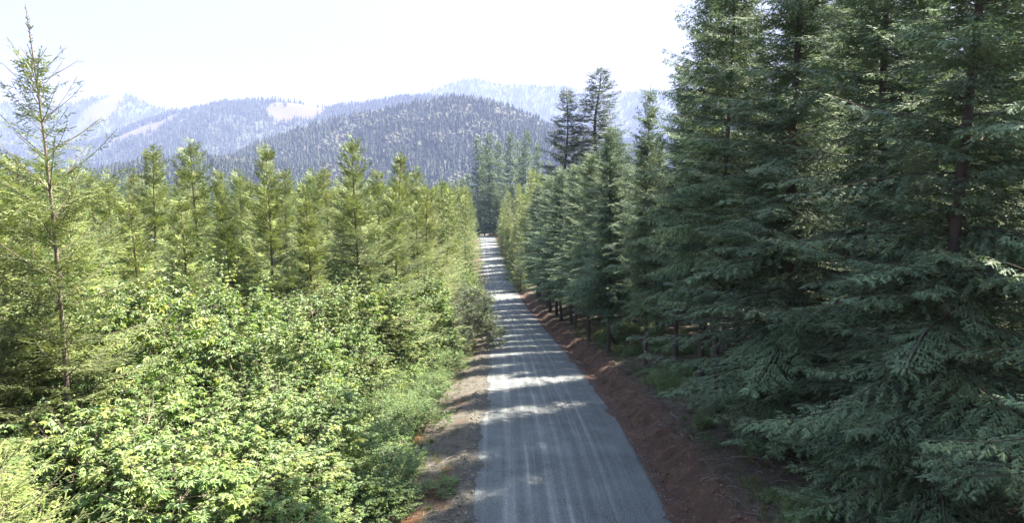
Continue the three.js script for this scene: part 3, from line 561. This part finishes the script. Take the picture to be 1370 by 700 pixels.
{
  const g = new THREE.IcosahedronGeometry(1, 1), p = g.attributes.position;
  for (let k = 0; k < p.count; k++) { const n = 0.75 + 0.5 * vnoise(p.getX(k) * 2 + 5, p.getY(k) * 2 + p.getZ(k) * 3); p.setXYZ(k, p.getX(k) * n, p.getY(k) * n * 0.7, p.getZ(k) * n); }
  g.computeVertexNormals();
  const add2 = (name, label, count, colour, place) => {
    const im = new THREE.InstancedMesh(g, new THREE.MeshStandardMaterial({ color: new THREE.Color(...colour), roughness: 0.95 }), count), m = new THREE.Matrix4(), q = new THREE.Quaternion(), c = new THREE.Color();
    for (let k = 0; k < count; k++) { const [x, s, r] = place(k); q.setFromEuler(new THREE.Euler(R1() * 6, R1() * 6, R1() * 6)); m.compose(new THREE.Vector3(x, yOf(x, s) + r * 0.25, -s), q, new THREE.Vector3(r, r, r)); im.setMatrixAt(k, m); const t = 0.7 + 0.6 * R1(); im.setColorAt(k, c.setRGB(t, t, t)); }
    im.name = name; im.userData = { kind: 'stuff', label, category: 'stones' }; scene.add(im);
  };
  add2('gravel', 'loose grey gravel along the road edges', 5000, [0.13, 0.125, 0.12], () => { const s = 11 + 55 * Math.pow(R1(), 1.6), left = R1() < 0.5, e = (R1() + R1() - 1) * 0.9; return [roadX(s) + (left ? -1 : 1) * (HALF + e), s, 0.008 + 0.025 * Math.pow(R1(), 4)]; });
  add2('earth_clods', 'clods of red earth on the cut bank', 1800, [0.13, 0.07, 0.048], () => { const s = 11 + 55 * Math.pow(R1(), 1.5), e = 0.15 + 1.3 * R1(); return [roadX(s) + HALF + e, s, 0.008 + 0.045 * Math.pow(R1(), 4)]; });
  add2('dirt_crust', 'crumbled dirt along the verge berm', 1800, [0.17, 0.14, 0.1], () => { const s = 12 + 40 * Math.pow(R1(), 1.4), wob = fbm(s * 0.35, 3.1, 3) * 0.25; return [roadX(s) - HALF - 0.02 - wob - 0.4 * (R1() + R1() - 1), s, 0.008 + 0.04 * Math.pow(R1(), 4)]; });
}
{
  const g = new THREE.CylinderGeometry(0.006, 0.01, 1, 4, 2), p = g.attributes.position;
  for (let k = 0; k < p.count; k++) if (Math.abs(p.getY(k)) < 0.1) p.setX(k, p.getX(k) + 0.05);
  g.rotateZ(Math.PI / 2);
  const count = 5200, im = new THREE.InstancedMesh(g, new THREE.MeshStandardMaterial({ color: 0xffffff, roughness: 0.95 }), count), m = new THREE.Matrix4(), q = new THREE.Quaternion(), c = new THREE.Color(), R = rng(31);
  for (let k = 0; k < count; k++) {
    const left = R() < 0.28, s = 12 + 34 * Math.pow(R(), 1.3), x = left ? roadX(s) - HALF - 0.4 - 2.4 * R() : roadX(s) + HALF + 0.9 + 6 * Math.pow(R(), 1.2), L = 0.08 + 0.4 * R() * R();
    q.setFromEuler(new THREE.Euler((R() - 0.5) * 0.4, R() * 6.28, (R() - 0.5) * 0.5, 'YXZ'));
    m.compose(new THREE.Vector3(x, yOf(x, s) + 0.012, -s), q, new THREE.Vector3(L, 0.5 + L, 0.5 + L)); im.setMatrixAt(k, m); const t = 0.06 + 0.2 * R(); im.setColorAt(k, c.setRGB(t, t * 0.85, t * 0.68));
  }
  im.name = 'twig_litter'; im.userData = { kind: 'stuff', label: 'dry twig litter strewn over the forest floor and the verge', category: 'litter' }; scene.add(im);
}
{
  const N = new Buf(), R = rng(5);
  for (let k = 0; k < 14; k++) { const a = R() * 6.28, h = 0.1 + 0.2 * R(), r = 0.05 * R(), l = 0.04 + 0.12 * R(), col = tint([0.12, 0.16, 0.05], 0.7 + 0.6 * R()), x = Math.cos(a) * r, z = Math.sin(a) * r; const A = N.v(x - 0.004, 0, z + 0.004, col), B = N.v(x + 0.004, 0, z - 0.004, col), C = N.v(x + Math.cos(a) * l, h, z + Math.sin(a) * l, col); N.i.push(A, B, C); }
  const count = 4200, im = new THREE.InstancedMesh(N.geometry(), needleMat, count), m = new THREE.Matrix4(), q = new THREE.Quaternion(), c = new THREE.Color();
  for (let k = 0; k < count; k++) {
    const right = R() < 0.4, s = 12 + 45 * R(), x = right ? roadX(s) + HALF + 1.6 + 5 * R() : roadX(s) - HALF - 0.5 - 3.2 * Math.sqrt(R()), t = 0.6 + 0.9 * R();
    m.compose(new THREE.Vector3(x, yOf(x, s) - 0.01, -s), q.setFromAxisAngle(new THREE.Vector3(0, 1, 0), R() * 6.28), new THREE.Vector3(t, t, t)); im.setMatrixAt(k, m); im.setColorAt(k, c.setRGB(0.8 + 0.5 * R(), 0.8 + 0.3 * R(), 0.8));
  }
  im.name = 'grass'; im.userData = { kind: 'stuff', label: 'short tufts of grass on both verges', category: 'grass' }; scene.add(im);
}

// ---------------------------------------------------------------- far forest on the hills and in the valley
function farConifer(seed) {
  const R = rng(seed), N = new Buf(), tiers = 7, c0 = [1, 1, 1];
  for (let t = 0; t < tiers; t++) {
    const y0 = t / tiers * 0.95 + 0.03, y1 = y0 + 0.26, r = 0.17 * Math.pow(1 - t / tiers, 0.85) + 0.012, top = N.v(0, Math.min(1, y1), 0, c0), sides = 7, ring = [];
    for (let k = 0; k < sides; k++) { const a = (k + t * 0.37) / sides * 6.28, q = r * (0.55 + 0.75 * R()); ring.push(N.v(Math.cos(a) * q, y0 + 0.07 * (R() - 0.5), Math.sin(a) * q, tint(c0, 0.75 + 0.5 * R()))); }
    for (let k = 0; k < sides; k++) if (R() < 0.9) N.i.push(ring[k], top, ring[(k + 1) % sides]);
  }
  return N.geometry();
}
function farRound(seed) {
  const g = new THREE.IcosahedronGeometry(0.5, 2), p = g.attributes.position, c = new Float32Array(p.count * 3);
  for (let k = 0; k < p.count; k++) { const n = 0.5 + 0.9 * vnoise(p.getX(k) * 7 + seed, p.getY(k) * 7 + p.getZ(k) * 9), h = 0.75 + 0.5 * hash2(k, seed); p.setXYZ(k, p.getX(k) * n * 0.8, 0.5 + p.getY(k) * n, p.getZ(k) * n * 0.8); c.fill(h, k * 3, k * 3 + 3); }
  g.setAttribute('color', new THREE.BufferAttribute(c, 3)); g.deleteAttribute('normal'); return g;
}
{
  const R = rng(909), con = [], rnd = [];
  const sow = (count, x0, x1, s0, s1, h0, h1, which, leafy) => {
    for (let k = 0; k < count; k++) {
      const x = lerp(x0, x1, R()), s = lerp(s0, s1, R());
      if (Math.abs(648 + FOCAL * x / s - 640) > 820) continue;
      const [y, w] = landY(x, s); if (which !== null && w !== which) continue;
      if (isCut(x, s, w)) { if (R() > 0.02) continue; }
      const stand = fbm(x / 110 + 5, s / 110, 3), patch = fbm(x / 70 + 40, s / 70 + 9, 3);
      const big = (stand > 0.47 ? 1 : 0.72) * lerp(h0, h1, R());
      if (leafy && patch > 0.575 && R() < 0.7) rnd.push([x, y, s, big * 0.62, R()]); else con.push([x, y, s, big, stand, R()]);
    }
  };
  sow(15000, -760, 560, 430, 1250, 20, 32, null, true);
  sow(6500, -950, 100, 1000, 1480, 18, 27, 0, true);
  sow(26000, -1300, 1300, 1150, 2030, 22, 38, 1, true);
  sow(30000, -3000, 1800, 2350, 3480, 20, 34, 2, false);
  sow(16000, -4300, -1200, 3200, 4480, 22, 34, 3, false);
  sow(20000, -1700, 3300, 4200, 5480, 22, 36, 4, false);
  const m = new THREE.Matrix4(), q = new THREE.Quaternion(), c = new THREE.Color(), Y = new THREE.Vector3(0, 1, 0);
  const make = (name, label, geo, list, fn) => {
    const im = new THREE.InstancedMesh(geo, farMat, list.length);
    list.forEach((e, k) => { const h = e[3], wd = h * (name === 'conifer_forest' ? 0.9 + 0.5 * hash2(k, 3) : 1.1 + 0.4 * hash2(k, 3)); m.compose(new THREE.Vector3(e[0], e[1] - 1, -e[2]), q.setFromAxisAngle(Y, hash2(k, 9) * 6.28), new THREE.Vector3(wd, h, wd)); im.setMatrixAt(k, m); im.setColorAt(k, c.setRGB(...fn(e))); });
    im.name = name; im.userData = { kind: 'stuff', label, category: 'forest' }; scene.add(im);
  };
  make('conifer_forest', 'conifer forest covering the hills and the valley floor', farConifer(1), con, (e) => tint(mixc([0.018, 0.028, 0.018], [0.036, 0.047, 0.026], e[4]), 0.7 + 0.6 * e[5]));
  make('broadleaf_forest', 'paler broadleaf groves in patches on the hillside', farRound(4), rnd, (e) => mixc([0.036, 0.042, 0.025], [0.062, 0.06, 0.036], e[4]));
  console.log('far trees', con.length, rnd.length);
}

// things of one kind that can be counted along the road or out from a landmark get a label of their own
const nth = ['first', 'second', 'third', 'fourth', 'fifth', 'sixth', 'seventh', 'eighth', 'ninth', 'tenth', 'eleventh', 'twelfth', 'thirteenth', 'fourteenth', 'fifteenth', 'sixteenth'];
const along = (o) => -o.position.z, out = (o) => o.position.x / -o.position.z;
for (const [group, key, say] of [
  ['firs of the bank row with boughs to the ground', (o) => -along(o), (n) => `fir with boughs sweeping to the ground, ${n} from the bare-trunked firs`],
  ['bare-trunked firs of the bank row', along, (n) => `bare-trunked fir above the red bank, ${n} from the firs with ground-sweeping boughs`],
  ['merged firs farther along the bank row', (o) => -along(o), (n) => `dark merged fir of the bank row, ${n} from the striped far stretch of road`],
  ['low maples at the verge', (o) => -along(o), (n) => `low spreading maple at the bare dirt verge, ${n} from the overhanging bush`],
  ['maples on the sunny roadside', (o) => -along(o), (n) => `glossy-leaved maple of middling height, ${n} from the rounded overhanging bush`],
  ['taller maples among the young firs', out, (n) => `taller maple among the young firs, ${n} from the thin bare-topped fir`],
  ['maples beyond the overhanging bush', along, (n) => `maple farther down the road, ${n} beyond the rounded overhanging bush`],
  ['young firs rising against the hills', out, (n) => `young fir rising against the hills, ${n} counting past the thin bare-topped fir`],
  ['short young firs between the maple crowns', out, (n) => `short young fir between the maple crowns, ${n} from the thin bare-topped fir`],
  ['open-crowned firs behind the plantation', out, (n) => `tall open-crowned fir behind the plantation, ${n} past the sparse one showing its trunk`],
  ['dark firs at the far end of the road', out, (n) => `dark tall fir at the far end of the road, ${n} towards the plantation`],
]) scene.children.filter((o) => o.userData.group === group).sort((a, b) => key(a) - key(b)).forEach((o, i) => { if (nth[i]) o.userData.label = say(nth[i]); });

scene.traverse((o) => { if (o.isMesh) { o.castShadow = true; o.receiveShadow = true; } });
renderer.render(scene, camera);
